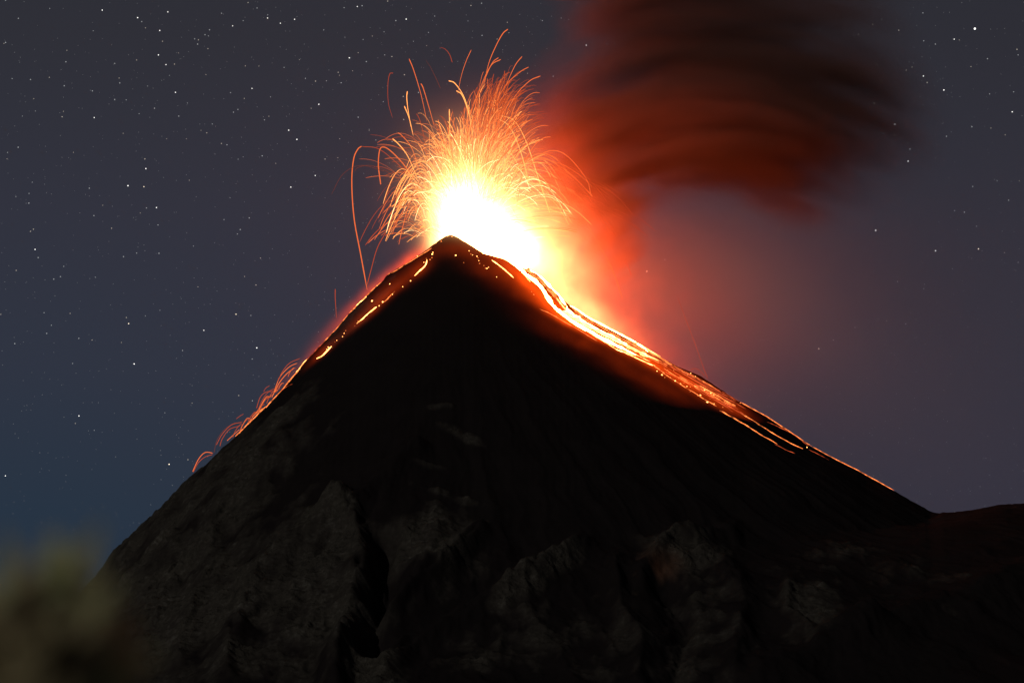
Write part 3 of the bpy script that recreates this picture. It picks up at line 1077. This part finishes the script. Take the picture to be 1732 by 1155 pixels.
streams = [
    ([(800, 413), (830, 428), (860, 442), (890, 466), (915, 488), (930, 512), (950, 532), (985, 556), (1030, 580), (1075, 601)], 8, L_HOT, 'broad white-hot lower branch of the lava stream running down the right flank'),
    ([(858, 438), (885, 453), (915, 472), (935, 492), (950, 510), (962, 528), (985, 545), (1020, 565), (1060, 583)], 7, L_HOT, 'broad white-hot upper branch of the lava stream along the right skyline'),
    ([(930, 478), (950, 505), (960, 525)], 1.6, L_YEL, 'thin yellow thread between the two broad branches of the right stream'),
    ([(965, 518), (1000, 539), (1045, 564), (1075, 580), (1096, 596)], 3.2, L_HOT, 'bright yellow stream on the right skyline below the joined branches'),
    ([(1060, 573), (1090, 588), (1105, 596), (1119, 605)], 3.2, L_YEL, 'short yellow stream ending at a bright tip on the right skyline'),
    ([(955, 536), (1000, 565), (1040, 590), (1068, 602)], 2.4, L_YEL, 'thin yellow stream along the lower edge of the broad right stream'),
    ([(1060, 598), (1080, 608), (1098, 616), (1108, 620)], 2.6, L_YEL, 'yellow stream tongue continuing below the broad right stream'),
    ([(832, 441), (842, 449), (855, 458), (869, 471)], 2.6, L_YEL, 'short curved yellow lava trickle high on the right side of the summit'),
    ([(885, 464), (892, 472), (897, 478)], 2.4, L_YEL, 'small yellow offshoot beneath the upper right stream'),
    ([(912, 523), (940, 537), (980, 560), (1010, 578)], 1.2, L_ORG, 'faint orange thread bordering the dark face below the right stream'),
    ([(1095, 612), (1130, 637), (1165, 660), (1195, 678), (1212, 688)], 1.6, L_ORG, 'orange stream along the lower edge of the lava field, upper section'),
    ([(1217, 695), (1250, 713), (1280, 732), (1315, 752)], 2.4, L_ORG, 'wavy orange stream ending in mid slope, lowest of the right flank'),
    ([(1240, 693), (1270, 710), (1295, 726), (1325, 744), (1358, 760)], 2.0, L_ORG, 'long wavy orange stream just above the lowest one on the right flank'),
    ([(1297, 714), (1320, 724), (1345, 738), (1368, 755)], 1.4, L_RED, 'thin red thread between the skyline and the wavy orange streams'),
    ([(1252, 681), (1275, 694), (1300, 707), (1335, 730), (1370, 752)], 2.0, L_ORG, 'orange stream tracing the right skyline below mid flank'),
    ([(1370, 752), (1400, 770), (1425, 781), (1450, 795), (1480, 812), (1512, 829)], 1.6, L_ORG, 'thin red-orange line tracing the lowest lit part of the right skyline'),
    ([(1368, 761), (1385, 770), (1402, 779)], 1.2, L_RED, 'short dull red thread under the right skyline near the bottom of the lava'),
    ([(1110, 607), (1140, 622), (1175, 640), (1215, 660), (1250, 680)], 1.3, L_RED, 'thin red line along the right skyline below the yellow streams'),
    ([(1100, 606), (1150, 636), (1200, 664), (1250, 694)], 1.0, L_RED, 'faint red thread through the middle of the scattered glowing rocks'),
    ([(1120, 627), (1160, 648), (1210, 678), (1240, 698)], 1.0, L_RED, 'faint red thread just above the lower edge of the right lava field'),
    ([(1090, 597), (1130, 620), (1180, 646), (1230, 676)], 0.9, L_RED, 'faint red thread just under the skyline of the right lava field'),
    ([(1310, 752), (1330, 762), (1345, 768)], 1.0, L_RED, 'dim red tail below the end of the lowest orange stream'),
    ([(722, 440), (720, 450), (712, 458), (701, 468)], 2.6, L_YEL, 'short yellow lava trickle high on the left side of the summit'),
    ([(637, 520), (628, 528), (615, 539), (603, 549)], 2.4, L_YEL, 'yellow lava trickle in the upper left gully beneath the ridge'),
    ([(668, 494), (655, 507), (645, 515)], 1.8, L_ORG, 'broken orange trickle in the left gully above the yellow one'),
    ([(561, 587), (552, 596), (543, 604), (535, 608)], 2.4, L_YEL, 'lowest short yellow trickle in the left gully'),
    ([(620, 502), (608, 510), (595, 522)], 1.8, L_YEL, 'yellow streak of lava along the left skyline below the summit shoulder'),
    ([(730, 421), (700, 440), (675, 455), (655, 466)], 1.8, L_ORG, 'orange rim of lava on the left skyline right below the summit'),
    ([(645, 474), (620, 499), (590, 528)], 1.8, L_ORG, 'orange rim of lava on the left skyline under the shoulder'),
    ([(588, 531), (565, 556), (545, 577)], 1.6, L_ORG, 'red-orange rim of lava on the left skyline beside the wavy upright streak'),
    ([(520, 606), (508, 616), (500, 628)], 2.6, L_YEL, 'bright start of the cascade of sparks on the left skyline'),
    ([(505, 628), (490, 645), (470, 668), (450, 690)], 2.6, L_ORG, 'upper ribbon of the spark cascade hugging the left skyline'),
    ([(450, 685), (430, 705), (412, 722), (398, 735)], 2.4, L_ORG, 'lower ribbon of the spark cascade hugging the left skyline'),
    ([(590, 530), (560, 562), (530, 596), (505, 626), (480, 654)], 1.3, L_RED, 'continuous thin red line along the left skyline above the spark cascade'),
    ([(495, 650), (480, 658), (465, 672)], 1.2, L_RED, 'short dull trickle just below the spark cascade on the left face'),
]
for q in streams:
    stream(*q)
# the crust between the branches, lit through by the lava under it
stream([(870, 442), (905, 468), (935, 498), (958, 526)], 18, L_ORG, 'broad glowing orange bed of lava under and between the white-hot branches', lift=-2.2)
stream([(962, 516), (985, 536), (1020, 556), (1060, 579), (1098, 600)], 9, L_ORG, 'orange bed of lava between the skyline stream and the broad joined streams', lift=-0.6)
stream([(950, 524), (975, 542), (1000, 556), (1050, 581), (1100, 607)], 17, L_YEL, 'broad glowing yellow bed of lava under the joined streams of the right flank', lift=-1.6)
stream([(1085, 598), (1130, 624), (1180, 652), (1230, 680)], 9, L_RED, 'dull red bed of lava under the scattered glowing rocks of the right flank', lift=-3.2)
for k in range(44):
    t0 = random.uniform(0, 0.85) if k < 26 else random.uniform(0.55, 0.9)
    off = random.uniform(-9, 12)
    bed = resample([(870, 444), (905, 468), (935, 498), (962, 530), (1000, 554), (1050, 580), (1110, 610), (1160, 640), (1210, 668), (1270, 702)], 66)
    a0 = int(t0 * 65)
    a1 = min(65, a0 + random.randint(7, 18))
    seg = [(p_[0], p_[1] + off) for p_ in bed[a0:a1:4]]
    if len(seg) > 2:
        stream(seg, random.uniform(0.9, 1.8), random.choice((L_YEL, L_ORG, L_ORG)) if a0 < 38 else random.choice((L_ORG, L_RED, L_RED)), 'thin broken thread of lava among many on the bed of the right stream', 'threads of the right stream', lift=1.5)

# arcs of rocks bouncing down the left ridge
hops = [([(503, 614), (490, 620), (475, 635), (468, 650), (462, 668)], 1.6, M_ORG), ([(498, 622), (484, 633), (472, 648), (465, 662)], 1.8, M_ORG), ([(508, 606), (490, 614), (478, 628), (470, 645)], 1.2, M_RED),
        ([(462, 662), (450, 663), (440, 672), (434, 690)], 1.3, M_RED), ([(460, 668), (448, 676), (440, 688), (432, 700)], 1.6, M_ORG), ([(470, 655), (455, 662), (444, 676), (436, 695)], 1.0, M_RED),
        ([(445, 690), (430, 702), (420, 716), (410, 728)], 1.5, M_ORG), ([(410, 714), (392, 718), (376, 734), (366, 752)], 1.3, M_RED), ([(406, 720), (388, 726), (376, 742), (372, 754)], 1.2, M_RED),
        ([(412, 712), (385, 722), (368, 742), (362, 765)], 0.9, M_DIM), ([(405, 726), (394, 736), (384, 745)], 1.3, M_ORG), ([(360, 766), (347, 765), (336, 776), (326, 797)], 1.7, M_ORG), ([(360, 768), (346, 773), (335, 783), (327, 798)], 1.2, M_RED),
        ([(456, 652), (450, 656), (446, 662)], 0.9, M_RED), ([(412, 700), (405, 704), (400, 708)], 0.9, M_RED), ([(1168, 626), (1175, 623), (1184, 627), (1192, 636)], 1.0, M_RED)]
for k in range(16):
    a_, c_ = random.choice([(500, 622), (492, 634), (480, 648), (470, 660), (458, 672), (448, 684), (436, 696), (424, 708), (412, 718)])
    l_ = random.uniform(8, 22)
    hops.append(([(a_, c_), (a_ - l_ * 0.35, c_ + l_ * random.uniform(-0.05, 0.2)), (a_ - l_ * 0.75, c_ + l_ * 0.6), (a_ - l_ * 0.95, c_ + l_ * 1.1)], random.uniform(0.9, 1.6), random.choice((M_ORG, M_RED, M_RED))))
hop_lab = {11: 'lowest outer spark arch hopping down the left ridge', 12: 'lowest inner spark arch hopping down the left ridge', 15: 'small red spark arch hopping over the right skyline',
           0: 'highest bright arch of the sparks leaping from the left ridge', 9: 'faintest widest arch of the sparks midway down the left ridge'}
for i, (pts, w, mt) in enumerate(hops):
    n = 18
    Pp = arc_px(pts, (2998, 2992), n)
    o = link('ember_arc', mesh_np('ember_arc', *tube_vf(Pp, taper(n, w * MPP * 0.36, 'flat'))), mt)
    tag(o, hop_lab.get(i, 'thin glowing arc of a rock bouncing down the left ridge of the volcano'), 'ember arc', 'ember arcs on the left ridge')


# glowing rocks scattered on the slopes
def rock_mesh(seed):
    import bmesh
    bm = bmesh.new()
    bmesh.ops.create_icosphere(bm, subdivisions=1, radius=1.0)
    rr_ = random.Random(seed)
    for v in bm.verts:
        v.co *= rr_.uniform(0.7, 1.2)
    me = bpy.data.meshes.new('glowing_rock')
    bm.to_mesh(me)
    bm.free()
    return me


rocks_hot, rocks_or = [rock_mesh(i) for i in range(3)], [rock_mesh(i + 5) for i in range(3)]
for a in rocks_hot:
    a.materials.append(L_YEL)
for a in rocks_or:
    a.materials.append(L_ORG)
clusters = [
    ('glowing rock on the right side of the summit cone below the crater', [(793, 426), (797, 430), (799, 432), (806, 434), (808, 438), (810, 442), (812, 446), (818, 450), (822, 454), (824, 456), (826, 452), (839, 470), (771, 432), (785, 445), (900, 495), (903, 500), (925, 528), (940, 535)]),
    ('glowing rock on the left side of the summit cone below the crater', [(733, 427), (731, 431), (730, 436), (728, 440), (722, 438), (717, 444), (738, 411), (747, 409), (705, 433), (757, 400), (765, 402), (694, 476), (682, 485)]),
    ('glowing rock in the gully under the left ridge', [(663, 498), (658, 505), (647, 512), (642, 518), (638, 483), (630, 510), (583, 565), (585, 560), (580, 570), (569, 577), (566, 580), (556, 588), (553, 591), (600, 552), (605, 545), (660, 480)]),
    ('glowing rock scattered over the dark lava field of the right flank', [(1112, 628), (1120, 634), (1125, 638), (1128, 632), (1135, 640), (1143, 646), (1150, 650), (1161, 655), (1168, 656), (1176, 654), (1184, 653), (1168, 662), (1191, 660), (1200, 664), (1203, 666), (1207, 669), (1219, 675), (1226, 679), (1196, 680), (1201, 676), (1180, 670), (1185, 668), (1163, 634), (1168, 632), (1172, 636), (1176, 637), (1130, 626), (1140, 628), (1148, 642), (1157, 648), (1253, 683), (1222, 690), (1364, 757), (1208, 684)]),
]
for lab, pts in clusters:
    for a, c_ in pts:
        hotq = random.random() < 0.6
        o = bpy.data.objects.new('glowing_rock', random.choice(rocks_hot if hotq else rocks_or))
        o.location = on_slope(a + random.uniform(-1, 1), c_ + random.uniform(-1, 1), 0.3)
        o.scale = (random.choice((0.4, 0.5, 0.6, 0.7, 0.95)),) * 3
        o.rotation_euler = (random.random() * 3, random.random() * 3, 0)
        COL.objects.link(o)
        tag(o, lab, 'glowing rock', lab.replace('glowing rock', 'glowing rocks'))

# ------------------------------------------------------------------ the shrub close to the camera, out of focus
def leaf_mat(name, c1, c2):
    m, N, L = new_mat(name)
    out = N.new('ShaderNodeOutputMaterial')
    df = N.new('ShaderNodeBsdfDiffuse')
    tr = N.new('ShaderNodeBsdfTranslucent')
    mxs = N.new('ShaderNodeMixShader')
    mxs.inputs[0].default_value = 0.5
    tc = N.new('ShaderNodeTexCoord')
    nz = N.new('ShaderNodeTexNoise')
    nz.inputs['Scale'].default_value = 7.0
    rp = N.new('ShaderNodeValToRGB')
    rp.color_ramp.elements[0].position = 0.35
    rp.color_ramp.elements[0].color = (*c1, 1)
    rp.color_ramp.elements[1].position = 0.65
    rp.color_ramp.elements[1].color = (*c2, 1)
    L.new(tc.outputs['Object'], nz.inputs['Vector'])
    L.new(nz.outputs['Fac'], rp.inputs['Fac'])
    L.new(rp.outputs['Color'], df.inputs['Color'])
    L.new(rp.outputs['Color'], tr.inputs['Color'])
    L.new(df.outputs[0], mxs.inputs[1])
    L.new(tr.outputs[0], mxs.inputs[2])
    L.new(mxs.outputs[0], out.inputs['Surface'])
    return m


M_LEAF = leaf_mat('olive_leaf', (0.42, 0.42, 0.20), (0.64, 0.63, 0.38))
M_LEAF_R = leaf_mat('russet_leaf', (0.30, 0.24, 0.13), (0.46, 0.37, 0.22))
M_LEAF_B = leaf_mat('brown_leaf', (0.38, 0.35, 0.17), (0.58, 0.54, 0.31))
M_STEM = leaf_mat('shrub_stem', (0.10, 0.07, 0.04), (0.16, 0.10, 0.06))


def shrub(px, Y, top_px, width, label, seed, nst, mat):
    rs = random.Random(seed)
    foot = at(px, 1150, Y)
    gz = -1.62 - 0.10 * Y
    root = empty('shrub', (foot[0], Y, gz))
    H = at(px, top_px, Y)[2] - gz
    stems, leaves = [], []
    for k in range(nst):
        a = rs.uniform(0, 6.283)
        sprd = width * math.sqrt(rs.random())
        h = H - 0.05 * (sprd / width) ** 3 - 0.07 * rs.random() ** 2
        b0 = np.array((rs.gauss(0, 0.04), rs.gauss(0, 0.04), 0))
        b1 = np.array((math.cos(a) * sprd * 0.6, math.sin(a) * sprd * 0.6, h * 0.6))
        b2 = np.array((math.cos(a) * sprd, math.sin(a) * sprd, h))
        Q = resample([b0, b1, b2], 10)
        stems.append(tube_vf(Q, np.linspace(0.006, 0.002, 10)))
        for j in range(24):
            f = 1 - 0.6 * rs.random() ** 1.6
            fi = f * 9
            i0 = min(8, int(fi))
            p0 = Q[i0] + (Q[i0 + 1] - Q[i0]) * (fi - i0) + np.array((rs.gauss(0, .012), rs.gauss(0, .012), rs.gauss(0, .03)))
            el, lean = rs.uniform(0.5, 2.6), rs.gauss(0, 0.35)
            d = np.array((math.cos(el), lean, math.sin(el)))
            d /= np.linalg.norm(d)
            sd = np.cross(d, (rs.gauss(0, 0.3), 1.0, rs.gauss(0, 0.3)))
            sd /= np.linalg.norm(sd)
            ln, wd = rs.uniform(0.05, 0.10), rs.uniform(0.010, 0.018)
            Vl = np.array((p0, p0 + d * ln * 0.5 + sd * wd, p0 + d * ln, p0 + d * ln * 0.5 - sd * wd))
            leaves.append((Vl, np.array([[0, 1, 2, 3]])))
    link('stems', mesh_np('stems', *merge_vf(stems)), M_STEM, root)
    link('leaves', mesh_np('leaves', *merge_vf(leaves)), mat, root)
    tag(root, label, 'shrub', 'shrubs close to the camera')



shrub(-32, 3.0, 1082, 0.065, 'blurred shrub with russet tips at the very edge of the lower left corner', 3, 40, M_LEAF_R)
shrub(50, 3.15, 1060, 0.062, 'blurred olive green shrub, tallest of those in the lower left corner', 5, 50, M_LEAF)
shrub(100, 3.3, 1085, 0.034, 'blurred brownish shrub in the lower left corner, on the side towards the volcano', 9, 36, M_LEAF_B)
